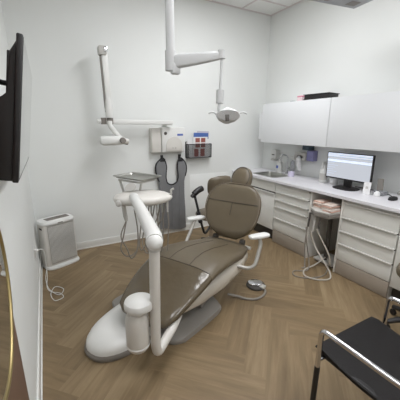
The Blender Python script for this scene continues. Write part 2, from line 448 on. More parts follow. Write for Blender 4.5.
# ------------------------------------------------------------------ lead apron and hooks
for x, lb in ((1.393, 'black wall hook holding the shoulder of the apron nearer the television'), (1.66, 'black wall hook holding the shoulder of the apron nearer the file rack')):
    h = M(); h.box((x-.015, YB-.006, 1.09), (x+.015, YB, 1.16), .004)
    h.tube(fillet([(x, YB-.004, 1.14), (x, YB-.05, 1.135), (x, YB-.05, 1.165)], .012), .007, 8)
    props(h.build('wall_hook', BLACKP, loc=(x, YB, 1.12)), lb, 'hook')
ap_o = [(1.335, .10), (1.33, .35), (1.345, .62), (1.335, .80), (1.305, .88), (1.285, .96), (1.295, 1.04), (1.34, 1.09), (1.405, 1.125), (1.445, 1.075), (1.463, 1.0), (1.455, .92), (1.452, .84), (1.47, .775), (1.52, .745), (1.575, .745), (1.63, .775), (1.655, .84), (1.652, .92), (1.645, 1.0), (1.66, 1.075), (1.70, 1.115), (1.765, 1.07), (1.80, 1.0), (1.80, .92), (1.78, .85), (1.755, .78), (1.76, .6), (1.775, .35), (1.785, .06), (1.7, .045), (1.55, .06), (1.45, .09), (1.38, .11)]
lp_ = thing('lead_apron', 'grey lead apron with black edging hanging on the back wall', 'apron', (1.55, YB-.04, 1.12))
AP = lambda x: 1.525+(x-1.55)*.9
ap_o = [(AP(x), z) for x, z in ap_o]
AY = T(0, YB-.035, 0) @ rot('X', PI/2)
M().prism(ap_o, 0, .018, xf=AY, bev=.005).build('apron_body', APRON, lp_)
top = [V((x, YB-.048, z)) for x, z in ap_o[3:26]]
M().tube(bez(top, 4), .010, 8).build('edge_binding', APTRIM, lp_)
M().box((1.354, YB-.056, 1.075), (1.43, YB-.053, 1.115), .001).build('loop', APTRIM, lp_)
M().box((1.63, YB-.056, 1.065), (1.695, YB-.053, 1.105), .001).build('loop', APTRIM, lp_)
m = M()
for x0, x1 in ((1.385, 1.405), (1.515, 1.515), (1.635, 1.625)): m.tube(bez([(x0, YB-.054, .72), ((x0+x1)/2, YB-.056, .4), (x1, YB-.054, .12)]), .006, 6)
m.build('fold', APRON, lp_)

# ------------------------------------------------------------------ wall file rack
fr = thing('wall_file_rack', 'black wire mesh rack of brochures on the back wall', 'file rack', (2.0, YB, 1.1))
x0, x1, z0, z1, yd = 1.765, 2.135, 1.11, 1.30, YB-.10
m = M()
for z in (z0, z1): m.tube([(x0, YB-.004, z), (x0, yd, z), (x1, yd, z), (x1, YB-.004, z)], .006, 6)
for x in (x0, x1): m.tube([(x, yd, z0), (x, yd, z1)], .006, 6); m.tube([(x, YB-.006, z0), (x, YB-.006, 1.33)], .006, 6)
m.tube([(x0, YB-.006, 1.33), (x1, YB-.006, 1.33)], .004, 6)
m.build('frame', BLACKM, fr)
m = M()
k = 0
x = x0
while x < x1: m.tube([(x, yd, z0), (x, yd, z1)], .0016, 4); x += .012
z = z0
while z < z1: m.tube([(x0, yd, z), (x1, yd, z)], .0016, 4); z += .012
y = yd
while y < YB:
    for xx in (x0, x1): m.tube([(xx, y, z0), (xx, y, z1)], .0016, 4)
    y += .012
m.build('mesh_front', BLACKM, fr, smooth=False)
M().box((x0, yd, z0-.004), (x1, YB-.003, z0-.001)).build('rack_floor', BLACKM, fr, smooth=False)
def mag(name, lb, lo, hi, mt, tilt=0, group=None):
    o = M().box(lo, hi, .001, xf=T((lo[0]+hi[0])/2, lo[1], lo[2]) @ rot('Y', tilt) @ T(-(lo[0]+hi[0])/2, -lo[1], -lo[2])).build(name, mt, smooth=False, loc=lo)
    return props(o, lb, 'brochure', group)
mag('brochure', 'blue brochure standing behind the white one in the wall rack', (1.87, YB-.038, z0), (2.11, YB-.032, 1.455), BLUE, .03)
mag('brochure', 'pale folded brochure sticking highest out of the wall rack', (1.93, YB-.026, z0-.001), (2.12, YB-.02, 1.48), mat('pale_print', (190, 188, 200), .6), .04)
bro = mag('brochure', 'white brochure with red pictures in the front of the wall rack', (1.845, yd+.022, z0), (2.085, yd+.028, 1.40), PAPER)
for (a, b) in ((1.885, 1.25), (1.975, 1.25), (1.885, 1.325), (1.975, 1.325), (1.865, 1.125), (1.965, 1.125)):
    M().box((a, yd+.0195, b), (a+.07, yd+.0218, b+(.06 if b > 1.2 else .11))).build('printed_picture', REDP, bro, smooth=False)
mag('brochure', 'plain pale leaflet leaning at the left end of the wall rack', (1.775, yd+.04, z0), (1.9, yd+.045, 1.365), PAPER, -.05)
mag('brochure', 'narrow white leaflet at the right end of the wall rack', (2.07, yd+.045, z0), (2.125, yd+.05, 1.37), PAPER, .02)

LAMPG = mat('lamp_grey_white', (192, 193, 193), .35)
# ------------------------------------------------------------------ ceiling-hung operating light
ol_ = thing('dental_light', 'white dental lamp with chrome reflector hanging from a ceiling pole', 'dental light', (.92, 2.17, H))
M().lathe([(.11, 0), (.11, -.02), (.07, -.05), (.036, -.055)], (.92, 2.17, H-.001), 24).build('ceiling_cup', LAMPG, ol_)
M().tube([(.92, 2.17, H-.05), (.92, 2.17, 2.06)], .033, 20).build('pole', LAMPG, ol_)
M().tube([(.92, 2.17, 2.10), (.92, 2.17, 1.96)], [.042, .042], 20).build('pole_sleeve', LAMPG, ol_)
dirv = V((1.262-.92, 1.945-2.17, 0)).normalized()
m = M()
A0, A1 = V((.945, 2.152, 2.025)), V((1.24, 1.955, 2.062))
up = V((0, 0, 1)); sd = dirv.cross(up)
rings = []
for t, h_, w_ in ((0, .046, .028), (.1, .05, .03), (.6, .04, .026), (.95, .028, .022), (1, .024, .02)):
    c = A0.lerp(A1, t); rings.append([c + up*z + sd*y for y, z in ell(w_, h_, 20, 4)])
m.loft(rings); m.build('spring_arm', LAMPG, ol_)
M().cbox((.95, 2.15, 1.975), (.07, .055, .08), .012, xf=None).build('arm_knuckle', LAMPG, ol_)
M().tube([(A1.x, A1.y, 2.098), (A1.x, A1.y, 2.04)], .028, 16).build('arm_end_joint', LAMPG, ol_)
M().tube([(1.245, 1.952, 2.06), (1.222, 1.93, 1.78)], .011, 12).build('drop_rod', LAMPG, ol_)
M().tube([(1.222, 1.93, 1.815), (1.215, 1.925, 1.72)], .03, 16).build('rod_sleeve', LAMPG, ol_)
M().tube(bez([(1.215, 1.925, 1.73), (1.205, 1.92, 1.685), (1.21, 1.91, 1.65), (1.25, 1.88, 1.652)]), .011, 10).build('hook_yoke', LAMPG, ol_)
LX = T(1.24, 1.85, 1.618) @ Matrix.Scale(.76, 4)
face = rot('Z', -.45) @ rot('X', -.30)
m = M(); m.loft([[V((x, y, z)) for x, z in ell(a, b, 32, 2.3)] for y, a, b in ((-.05, .115, .05), (-.045, .12, .055), (0, .105, .06), (.05, .06, .055), (.07, .02, .03))]); m.build('lamp_head', LAMPG, ol_, xf=LX @ face)
m = M(); m.loft([[V((x, y, z)) for x, z in ell(a, b, 32, 2.3)] for y, a, b in ((-.0525, .114, .050), (-.046, .09, .036), (-.040, .03, .012))]); m.build('reflector', CHROME, ol_, xf=LX @ face)
M().box((-.028, -.062, -.06), (.012, -.045, .005), .005).build('bulb_shield', DGREY, ol_, xf=LX @ face)
M().tube([(-.06, .02, .055), (.0, .02, .075), (.09, .02, .055)], [.02, .03, .02], 14).build('head_cap', LAMPG, ol_, xf=LX @ face)
for s_ in (-1, 1):
    M().tube(bez([(s_*.1, -.02, .0), (s_*.13, -.03, .03), (s_*.16, -.03, .035), (s_*.19, -.03, .022)]), .008, 10).build('handle', LAMPG, ol_, xf=LX @ face)

# ------------------------------------------------------------------ dental chair
CO = (.456, 1.60, 0); CZ = math.radians(28.5)
CX = T(*CO) @ rot('Z', CZ)
ch = thing('dental_chair', 'taupe reclining dental chair with white base on the wood floor', 'dental chair', CO, CZ)
# grey floor plate and white dome
plate = [(.15, -.02), (.19, -.13), (.32, -.165), (.66, -.20), (.73, -.17), (.82, .0), (.86, .3), (.8, .52), (.6, .62), (.33, .655), (.22, .62), (.15, .3)]
bp_ = [(p.x, p.y) for p in bez([(x, y, 0) for x, y in plate], 4, closed=True)]
M().prism(bp_, 0, .045, bev=.012).build('floor_plate', PLATEG, ch, xf=CX)
def domering(s_, z, p=2.3):
    out = []
    for x, y in ell(.45*s_, .23*s_, 40, p): out.append(V((x+.20, y+.295, z)))
    return out
M().loft([domering(a, z) for a, z in ((.99, .002), (1.0, .012), (1.0, .03), (.96, .05))]).build('base_foot', GREYP, ch, xf=CX)
def dring(s_, z):
    return [V((p.x, p.y, z)) for p in domering(s_, 0)]
M().loft([dring(a, z) for a, z in ((.975, .033), (.965, .07), (.93, .09), (.86, .107), (.7, .12), (.4, .127), (.1, .13))]).build('base_cover', WHITEB, ch, xf=CX)
# lift arm
def beam(p0, p1, w0, h0, w1, h1, m, n=8):
    p0, p1 = V(p0), V(p1)
    rings = []
    for k in range(n+1):
        t = k/n; c = p0.lerp(p1, t); w = w0+(w1-w0)*t; h = h0+(h1-h0)*t
        rings.append([c+V((0, y, z)) for y, z in ell(w, h, 24, 4)])
    m.loft(rings)
m = M(); beam((.35, .2, .11), (1.05, .1, .3), .16, .06, .13, .05, m); m.build('lift_arm', WHITE, ch, xf=CX)
m = M(); beam((.55, -.02, .1), (.98, -.03, .16), .075, .03, .075, .025, m); m.build('lift_cover', PLATEG, ch, xf=CX)
# cream seat casing
prof = [(.26, .20, .10, .04, .02), (.42, .24, .17, .07, .01), (.7, .29, .23, .095, -.01), (.95, .325, .235, .09, -.03), (1.14, .355, .21, .07, -.03), (1.2, .37, .17, .04, -.02)]
m = M(); m.loft([[V((u, y+c, z+dz)) for y, dz in ell(w, h, 28, 3)] for u, z, w, h, c in prof]); m.build('seat_casing', CREAM, ch, xf=CX)
# upholstery: leg rest and seat
def cushion(secs, n=36, p=2.8):
    """secs: (u, ztop, halfwidth, halfthickness, centre)"""
    rings = []
    for u, z, w, h, c in secs:
        rings.append([V((u, y+c, z-h+dz)) for y, dz in ell(w, h, n, p)])
    return rings
leg = [(-.005, .282, .11, .012, .06), (.005, .298, .175, .03, .065), (.04, .318, .228, .042, .072), (.12, .346, .262, .048, .08), (.24, .388, .29, .052, .092), (.36, .428, .31, .055, .096), (.50, .470, .322, .057, .098)]
seat = [(.50, .470, .322, .057, .098), (.60, .494, .328, .062, .096), (.72, .502, .325, .066, .086), (.86, .49, .31, .066, .064), (1.0, .466, .288, .064, .04), (1.1, .455, .258, .056, .02), (1.17, .455, .235, .045, .01), (1.19, .44, .15, .02, .01)]
M().loft(cushion(leg)).build('leg_rest', LEATH2, ch, xf=CX, angle=70)
st_o = M().loft(cushion(seat)).build('seat', LEATH, ch, xf=CX, angle=70)
def topz(u):
    S = leg+seat[1:]
    for a, b in zip(S, S[1:]):
        if a[0] <= u <= b[0]: t = (u-a[0])/(b[0]-a[0]); return [a[k]+(b[k]-a[k])*t for k in (1, 2, 3, 4)]
    return S[-1][1:]
def surf(u, fy):
    z, w, h, c = topz(u)
    y = fy*w; q = (1-abs(fy)**2.8)**(1/2.8)
    return V((u, y+c, z-h+h*q+.0005))
m = M()
m.tube([surf(.505, -.93+1.86*k/20) for k in range(21)], .0035, 6)
for fy in (-.32, .32): m.tube([surf(.505+.6*k/20, fy*(1-.1*math.sin(k/20*PI))) for k in range(20)], .003, 6)
m.build('seam', SEAM, st_o, xf=CX)
# backrest
th = math.radians(24)
BX = CX @ T(1.175, 0, .475) @ rot('Y', th)   # local z up the back, -x is the front
def backring(z, hw, tk, bow=.0, n=36, p=3.0):
    return [V((x+bow*(abs(y)/.3)**2*-1, y, z)) for y, x in ell(hw, tk, n, p)]
BL = .565
secs = []
for k in range(25):
    t = k/24
    hw = .292*(1-abs(2*t-1.06)**2.7/1.06**2.7 if t < .53 else 1-abs((t-.53)/.47)**2.5)**(1/2.2)*(.93+.07*min(1, t*2)) if 0 < t < 1 else .03
    hw = max(hw, .10 if t < .5 else .05)
    tk = .045*min(1, (min(t, 1-t)*9)**.5)+.008
    secs.append(backring(BL*t, hw, tk, .05))
bk = M().loft(secs).build('backrest', LEATH, ch, xf=BX, angle=70)
def backw(z):
    t = z/BL
    if t <= 0 or t >= 1: return .05
    return .292*(1-abs(2*t-1.06)**2.7/1.06**2.7 if t < .53 else 1-abs((t-.53)/.47)**2.5)**(1/2.2)*(.93+.07*min(1, t*2))
def bsurf(y, z):
    hw = backw(z); t = z/BL; tk = .045*min(1, (min(t, 1-t)*9)**.5)+.008
    q = (1-min(1, abs(y)/hw)**3)**(1/3)
    return V((-tk*q-.05*(abs(y)/.3)**2-.001, y, z))
m = M()
zc = lambda y: .352
m.tube([bsurf(-.268+.536*k/30, zc(-.268+.536*k/30)) for k in range(31)], .0035, 6)
m.tube([bsurf(.005, .352-.13*k/10) for k in range(11)], .003, 6)
m.build('seam', SEAM, bk, xf=BX)
# piping follows the rim in profile order
rim = []
for k in range(31): z = .12+(BL*.97-.12)*k/30; rim.append(V((-.03, backw(z)*.985, z)))
rim2 = [V((p.x, -p.y, p.z)) for p in reversed(rim)]
m = M().tube([V((p.x-.05*(abs(p.y)/.3)**2, p.y, p.z)) for p in rim+rim2], .005, 8); m.build('piping', PIPE, bk, xf=BX)
M().box((.03, -.13, .02), (.075, .13, .44), .02).build('back_casing', CREAM, ch, xf=BX)
# headrest
HX = BX @ T(.012, -.012, .615) @ rot('Y', .05) @ rot('Z', -.12)
secs = []
for k in range(17):
    t = -1+2*k/16
    q = max(.02, 1-abs(t)**2.2)
    secs.append([V((x, y, .122*t)) for y, x in ell((.108-.008*t)*q**.45+.006, .05*q**.5+.004, 28, 2.6)])
hd = M().loft(secs).build('headrest', LEATH, ch, xf=HX, angle=70)
m = M().tube([(-.036, .100*math.cos(2*PI*k/40), .112*math.sin(2*PI*k/40)) for k in range(40)], .004, 6, closed=True); m.build('piping', SEAM, hd, xf=HX)
M().box((.045, -.04, .45), (.06, .04, .62), .006).build('headrest_bar', ALU, ch, xf=BX)
# armrests
def pad_at(a, b, z, ay):
    c, q = math.cos(-.6), math.sin(-.6); x0 = 1.06 if ay < 0 else 1.165
    return V((x0+a*c-b*q, ay+a*q+b*c, z))
for s_, ay in ((-1, -.37), (1, .372)):
    arm = M().tube(fillet([(.88, s_*.16, .36), (.93, ay-.02*(s_ < 0), .35), (1.06+.05*(s_ > 0), ay-.02*(s_ < 0), .55), (1.06+.085*(s_ > 0), ay, .605)], .08), .017, 14).build('armrest_post', ARMG, ch, xf=CX)
    m = M(); m.loft([[pad_at(u-1.165, y, .615+z, ay) for y, z in ell(w, h, 20, 3)] for u, w, h in ((1.065, .008, .006), (1.072, .03, .014), (1.11, .04, .018), (1.18, .043, .019), (1.235, .04, .019), (1.26, .028, .013), (1.266, .008, .005))])
    m.build('armrest_pad', WHITEB, arm, xf=CX)
m = M()
for y in (-.15, .15): m.lathe([(.03, -.02), (.034, 0), (.03, .02)], (1.20, y, .45), 16, rot('X', PI/2))
m.build('hinge_cap', DGREY, ch, xf=CX)
M().tube([(1.2, -.24, .41), (1.2, .24, .41)], .016, 12).build('hinge_bar', ALU, ch, xf=CX)

# ------------------------------------------------------------------ delivery unit on its post
du = thing('delivery_unit', 'white dental delivery arm on a post with hanging hoses', 'delivery unit', (.46, 1.37, 0))
PB, PT = V((.446, 1.374, .265)), V((.460, 1.366, .938))
M().tube(fillet([PT, PB, V((.46, 1.384, .195)), V((.66, 1.54, .25)), V((.80, 1.74, .31))], .09, 8), .030, 20).build('post', WHITE, du)
M().tube([PT-V((0, 0, .05)), PT+V((0, 0, .01))], .032, 20).build('post_collar', LGREY, du)
ar = M().tube(bez([PT+V((0, -.005, .005)), (.48, 1.45, .955), (.525, 1.80, .985), (.57, 2.14, 1.0), (.58, 2.20, .98)], 8), [.048-.014*k/32 for k in range(33)], 20)
ar.build('arm', WHITEB, du)
m = M()
for c, r in ((PT+V((0, -.005, .0)), .049),):
    m.lathe([(.012, -.046), (.030, -.036), (.042, -.018), (.0462, 0), (.042, .018), (.030, .036), (.012, .046)], c, 20)
m.build('arm_elbow', WHITEB, du)
hx = T(.672, 2.24, .966) @ rot('Z', math.radians(-19))
m = M(); m.loft([[V((x, y, z)) for y, z in ell(w, h, 28, 2.6)] for x, w, h in ((-.24, .02, .015), (-.225, .07, .028), (-.16, .14, .042), (-.05, .18, .05), (.08, .175, .048), (.18, .12, .036), (.23, .06, .022), (.245, .015, .008))]); m.build('control_head', WHITE, du, xf=hx)
M().lathe([(.024, 0), (.028, .015), (.022, .04), (.008, .048)], (-.185, -.10, -.012), 18, rot('X', PI/2)).build('knob', LGREY, du, xf=hx)
M().tube(bez([(.2, -.01, .0), (.235, -.02, .03), (.235, -.02, .06), (.26, -.02, .075)]), .009, 10).build('head_handle', LGREY, du, xf=hx)
M().prism(ell(.048, .034, 28), -.006, .006, xf=T(-.10, .03, .085) @ rot('Z', .2) @ rot('Y', -.35) @ rot('X', 1.1), bev=.003).build('touch_pad', LGREY, du, xf=hx)
# tray holder
TH = T(.69, 2.44, 1.1) @ rot('Z', math.radians(-61))
m = M(); m.tube(fillet([(-.12, -.11, -.012), (.14, -.11, -.012), (.14, .08, -.012), (-.12, .08, -.012)], .03), .0085, 10); m.build('tray_rail', LGREY, du, xf=TH)
for a, b in (((-.12, -.1, -.012), (-.09, -.09, -.12)), ((.135, -.09, -.012), (.09, -.07, -.1))):
    M().tube([a, b, (b[0], b[1]-.02, b[2]-.05)], .010, 10).build('tray_post', LGREY, du, xf=TH)
# instruments and hoses
random.seed(3)
for k in range(5):
    x = .02+.045*k
    M().tube([(x, -.05, -.03), (x, -.055, -.12)], [.009, .007], 10).build('instrument', STEEL if k % 2 else LGREY, du, xf=hx)
    bx_ = x-.05-.02*k
    M().tube(bez([(x, -.055, -.12), (x+.005, -.05, -.25), (x-.02, -.04, -.42-.03*k), (x-.06, -.01, -.47-.03*k), (bx_-.02, .03, -.4), (x-.04, .06, -.2), (x-.01, .05, -.04)], 8), .0055, 8).build('hose', HOSE, du, xf=hx)
M().tube([(-.155, -.075, -.04), (-.145, -.09, -.13), (-.14, -.085, -.17)], [.016, .018, .012], 12).build('syringe', LGREY, du, xf=hx)
for q in (0, 1):
    M().tube(bez([(-.14, -.085, -.17), (-.17-.02*q, -.09, -.3), (-.2+.05*q, -.08, -.42), (-.15+.03*q, -.06, -.5-.02*q), (-.07, -.02, -.46), (-.06, .02, -.3), (-.08, .04, -.1), (-.07, .04, -.03)], 8), .0055, 8).build('hose', HOSE, du, xf=hx)
# water bottle
BC = (.354, 1.424, 0)
bt = M().lathe([(.035, .245), (.055, .247), (.066, .263), (.069, .29), (.069, .445), (.065, .47), (.056, .488), (.054, .495), (.05, .497), (.05, .54)], BC, 28).build('water_bottle', WHITE, du)
M().lathe([(.05, .53), (.082, .532), (.086, .538), (.086, .560), (.081, .575), (.062, .586), (.03, .59), (.01, .591)], (.370, 1.416, 0), 32).build('bottle_cap', WHITEB, bt)
M().lathe([(.0695, .275), (.072, .28), (.0695, .285)], BC, 28).build('bottle_ring', WHITEB, bt)
M().box((.38, 1.365, .515), (.46, 1.42, .575), .02).build('bottle_bracket', WHITE, du)

# metal tray (loose, on the tray holder)
TX = T(.69, 2.44, 1.1) @ rot('Z', math.radians(-61))
tr = thing('instrument_tray', 'stainless steel instrument tray above the delivery unit', 'tray', (.69, 2.44, 1.1), math.radians(-61))
def rrect(a, b, z, r=.02): return [V((x, y, z)) for x, y in ell(a, b, 40, 9)]
m = M(); m.loft([rrect(.155, .098, .001), rrect(.168, .112, .002), rrect(.178, .12, .016), rrect(.192, .133, .018), rrect(.192, .133, .021), rrect(.176, .118, .019), rrect(.166, .108, .006), rrect(.15, .09, .005)])
m.build('tray_pan', STEEL, tr, xf=TX)

# ------------------------------------------------------------------ foot pedal
fp = thing('foot_pedal', 'round grey foot control with cord on the floor by the chair', 'foot control', (1.69, 1.95, 0))
M().lathe([(.09, 0), (.095, .008), (.09, .022), (.075, .028)], (1.69, 1.93, 0), 30).build('pedal_base', DGREY, fp)
m = M(); m.prism(ell(.07, .05, 24, 3), .028, .045, xf=T(1.685, 1.935, 0) @ rot('Z', -.6), bev=.006); m.build('pedal_plate', CHROME, fp)
M().box((-.03, -.1, .01), (.03, -.05, .035), .008, xf=T(1.69, 1.93, 0) @ rot('Z', .35)).build('cord_boot', LGREY, fp)
M().tube(bez([(1.715, 1.85, .02), (1.70, 1.80, .012), (1.63, 1.755, .011), (1.54, 1.745, .011), (1.46, 1.79, .011), (1.40, 1.835, .03), (1.31, 1.87, .06)]), .011, 10).build('cord', HOSE, fp)

# ------------------------------------------------------------------ stools
def stool(name, label, c, rz, arm=True, back=True):
    t = thing(name, label, 'stool', c, rz)
    X = T(*c) @ rot('Z', rz)
    m = M(); m.lathe([(.05, .44), (.17, .445), (.195, .465), (.2, .49), (.19, .515), (.15, .528), (.03, .532)], seg=32); m.build('seat', LEATH, t, xf=X)
    M().tube([(0, 0, .1), (0, 0, .43)], .026, 14).build('column', CHROME, t, xf=X)
    for k in range(5):
        a = 2*PI*k/5+.3
        l_ = M().tube([(0, 0, .115), (.14*math.cos(a), .14*math.sin(a), .1), (.22*math.cos(a), .22*math.sin(a), .075)], [.03, .022, .018], 10).build('leg', BLACKP, t, xf=X)
        M().lathe([(.012, -.014), (.026, -.01), (.028, 0), (.026, .01), (.012, .014)], (.215*math.cos(a), .215*math.sin(a), .0285), 14, rot('Z', a) @ rot('X', PI/2)).build('caster', BLACKP, l_, xf=X)
    if back:
        M().tube(fillet([(0, -.1, .43), (0, -.25, .43), (0, -.25, .8)], .05), .014, 10).build('back_post', BLACKP, t, xf=X)
        secs = []
        for k in range(13):
            q = -1+2*k/12; e = max(.02, 1-abs(q)**3.5)
            secs.append([V((x, -.215+y-.06*(-(x/.17)**2+0), .875+.125*q)) for x, y in ell(.16*e**.3+.004, .032*e**.5+.003, 26, 3)])
        M().loft(secs).build('backrest', LEATH, t, xf=X, angle=70)
    if arm:
        M().tube(fillet([(-.02, -.1, .42), (-.16, -.2, .40), (-.25, -.24, .34), (-.28, -.2, .5), (-.31, -.12, .78)], .05), .014, 10).build('arm_post', BLACKP, t, xf=X)
        M().tube([(-.28, -.2, .48), (-.293, -.167, .6)], .024, 12).build('arm_clamp', BLACKP, t, xf=X)
        M().tube(bez([(-.35, -.12, .775), (-.31, -.115, .81), (-.26, -.11, .84), (-.20, -.1, .855)]), [.022]*8+[.034]*22+[.024], 14).build('arm_pad', BLACKP, t, xf=X)
    return t
stool('assistant_stool', 'taupe stool with black swing arm behind the dental chair', (1.73, 2.88, 0), .05)
stool('operator_stool', 'brown stool seat at the right edge by the cabinets', (2.365, .825, 0), .95, arm=False, back=False)

# ------------------------------------------------------------------ base cabinets on the right wall
FX = 2.623; CTZ = .868
def handle_rail(m, y0, y1, z, x=FX):
    # angled aluminium lip along the top of a front
    m.prism([(x-.018, z+.005), (x-.018, z-.006), (x-.014, z-.006), (x-.014, z), (x+.012, z), (x+.012, z+.005)], y0+.004, y1-.004, xf=Matrix(((1, 0, 0, 0), (0, 0, 1, 0), (0, 1, 0, 0), (0, 0, 0, 1))))
def drawer_unit(name, label, y0, y1, fronts, plinth_z):
    t = thing(name, label, 'drawer cabinet', (FX, (y0+y1)/2, 0))
    M().box((FX+.02, y0, .0), (XR-.02, y1, .835)).build('carcass', CARC, t, smooth=False)
    M().box((FX, y0+.002, .006), (FX+.0195, y1-.002, plinth_z-.006), .002).build('plinth', PLINTH, t)
    for (za, zb_) in fronts:
        d = M().box((FX, y0+.002, za+.002), (FX+.0195, y1-.002, zb_-.020), .0015).build('drawer', CAB, t)
        m = M(); handle_rail(m, y0, y1, zb_-.006); m.build('handle', ALU, d)
        M().box((FX+.010, y0+.003, zb_-.0195), (FX+.0195, y1-.003, zb_-.007)).build('finger_gap', GAP, d, smooth=False)
    return t
drawer_unit('drawer_cabinet', 'white cabinet of five drawers right of the sink cupboard', 2.16, 2.72, [(.181, .360), (.360, .518), (.518, .612), (.612, .718), (.718, .822)], .181)
drawer_unit('drawer_cabinet', 'white cabinet of four wide drawers beneath the monitor', 1.19, 1.735, [(.168, .354), (.354, .497), (.497, .647), (.647, .805)], .168)
sc_ = thing('sink_cabinet', 'white cupboard under the sink in the corner', 'cabinet', (FX, 3.2, 0))
M().box((FX+.02, 2.73, .16), (XR-.02, YB-.01, .60)).build('carcass', CARC, sc_, smooth=False)
M().box((FX+.06, 2.73, 0), (XR-.02, YB-.01, .158)).build('toe_kick', GAP, sc_, smooth=False)
dr = M().box((FX, 2.732, .165), (FX+.0195, YB-.012, .668), .002).build('door', CAB, sc_)
m = M(); handle_rail(m, 2.73, YB-.01, .675); m.build('handle', ALU, dr)
M().box((FX, 2.732, .70), (FX+.0195, YB-.012, .828), .002).build('top_panel', CAB, sc_)
M().box((FX+.012, 2.732, .668), (FX+.0195, YB-.012, .6995)).build('finger_gap', GAP, sc_, smooth=False)
ec = thing('end_cabinet', 'white cupboard with dark toe kick at the right picture edge', 'cabinet', (FX, .6, 0))
M().box((FX+.02, -.2, .13), (XR-.02, 1.182, .835)).build('carcass', CARC, ec, smooth=False)
M().box((FX+.07, -.2, 0), (XR-.02, 1.182, .128)).build('toe_kick', GAP, ec, smooth=False)
for a, b in ((.49, 1.18), (-.2, .486)):
    d = M().box((FX, a, .135), (FX+.0195, b, .78), .002).build('door', CAB, ec)
    m = M(); handle_rail(m, a, b, .785); m.build('handle', ALU, d)
# side panels of the knee opening
struct(M().box((FX+.002, 2.128, 0), (XR-.02, 2.157, .835), .002).build('trim_4', CARC))
struct(M().box((FX+.002, 1.738, 0), (XR-.02, 1.758, .835), .002).build('trim_5', CARC))
# countertop with a sink cut-out
SX0, SX1, SY0, SY1 = 2.70, 3.04, 2.86, 3.30
ct = M()
CX0, CX1, CY0, CY1, z0, z1 = 2.585, XR-.001, -.2, YB-.002, .838, CTZ
ct.box((CX0, CY0, z0), (CX1, SY0, z1)); ct.box((CX0, SY1, z0), (CX1, CY1, z1)); ct.box((CX0, SY0, z0), (SX0, SY1, z1)); ct.box((SX1, SY0, z0), (CX1, SY1, z1))
bmesh.ops.remove_doubles(ct.bm, verts=ct.bm.verts[:], dist=.0001)
props(ct.build('countertop', COUNT, smooth=False, loc=(2.6, 1.7, CTZ)), 'long white countertop along the right wall', 'countertop')
sk = thing('sink', 'square stainless steel sink set in the white countertop', 'sink', (2.87, 3.08, CTZ))
m = M()
cx, cy = (SX0+SX1)/2, (SY0+SY1)/2
def rs(a, b, z, p=8): return [V((cx+x, cy+y, z)) for x, y in ell(a, b, 48, p)]
m.loft([rs(.19, .24, CTZ+.001), rs(.19, .24, CTZ+.004), rs(.158, .208, CTZ+.003), rs(.15, .2, CTZ-.02), rs(.14, .19, CTZ-.16), rs(.12, .17, CTZ-.175), rs(.02, .02, CTZ-.18)], cap=False)
m.build('basin', STEEL, sk)
M().lathe([(.02, 0), (.026, .003), (.02, .004)], (cx, cy, CTZ-.1795), 18).build('drain', CHROME, sk)
fc = thing('faucet', 'chrome gooseneck faucet behind the sink', 'faucet', (3.11, 3.02, CTZ))
M().lathe([(.026, 0), (.026, .012), (.017, .02), (.015, .05)], (3.11, 3.02, CTZ+.0005), 18).build('faucet_base', CHROME, fc)
M().tube(fillet([(3.11, 3.02, CTZ+.04), (3.11, 3.02, CTZ+.27), (2.99, 3.04, CTZ+.29), (2.985, 3.04, CTZ+.2)], .06), .010, 12).build('spout', CHROME, fc)
M().tube([(3.11, 3.02, CTZ+.07), (3.10, 2.97, CTZ+.10)], .007, 8).build('lever', CHROME, fc)

# ------------------------------------------------------------------ wall cabinets
UX = 2.845; U0, U1 = 1.33, 1.86
for y0, y1, lb in ((2.20, 3.335, 'white wall cabinet above the sink, nearest the corner'), (1.05, 2.197, 'white wall cabinet above the monitor'), (-.1, 1.047, 'white wall cabinet past the one above the monitor, mostly cut off')):
    t = thing('wall_cabinet', lb, 'wall cabinet', (UX, (y0+y1)/2, U0), group='white wall cabinets')
    M().box((UX+.02, y0, U0), (XR-.001, y1, U1), .001).build('carcass', CABU, t, smooth=False)
    M().box((UX, y0+.002, U0-.008), (UX+.0195, y1-.002, U1), .002).build('door', CABU, t)
struct(M().box((UX+.05, 3.336, 1.36), (UX+.07, 3.45, 1.74), .002).build('trim_6', CABU))
# ------------------------------------------------------------------ things on top of the wall cabinets
bn = thing('binder', 'black binder lying on top of the wall cabinets', 'binder', (2.95, 2.48, U1))
BN = T(2.97, 2.44, U1+.001) @ rot('Z', .12)
M().box((-.11, -.17, .0), (.11, .17, .008), .002).build('back_cover', BLACKP, bn, xf=BN)
M().box((-.1, -.16, .008), (.1, .16, .056), .002).build('pages', BLACKP, bn, xf=BN)
M().box((-.11, -.17, .056), (.11, .17, .064), .002).build('front_cover', BLACKP, bn, xf=BN)
pk = thing('storage_box', 'pink and white box beside the binder on the wall cabinets', 'box', (2.95, 2.70, U1))
M().box((2.9, 2.665, U1+.001), (2.99, 2.745, U1+.048), .004).build('box_body', mat('blush_white', (232, 210, 214), .6), pk)
M().box((2.897, 2.662, U1+.049), (2.993, 2.748, U1+.066), .006).build('box_lid', PINK, pk)
props(M().box((2.9, 2.80, U1+.001), (2.96, 2.86, U1+.012), .003).build('notepad', DKGREEN, loc=(2.93, 2.83, U1)), 'small dark notepad left of the pink box on the wall cabinets', 'notepad')

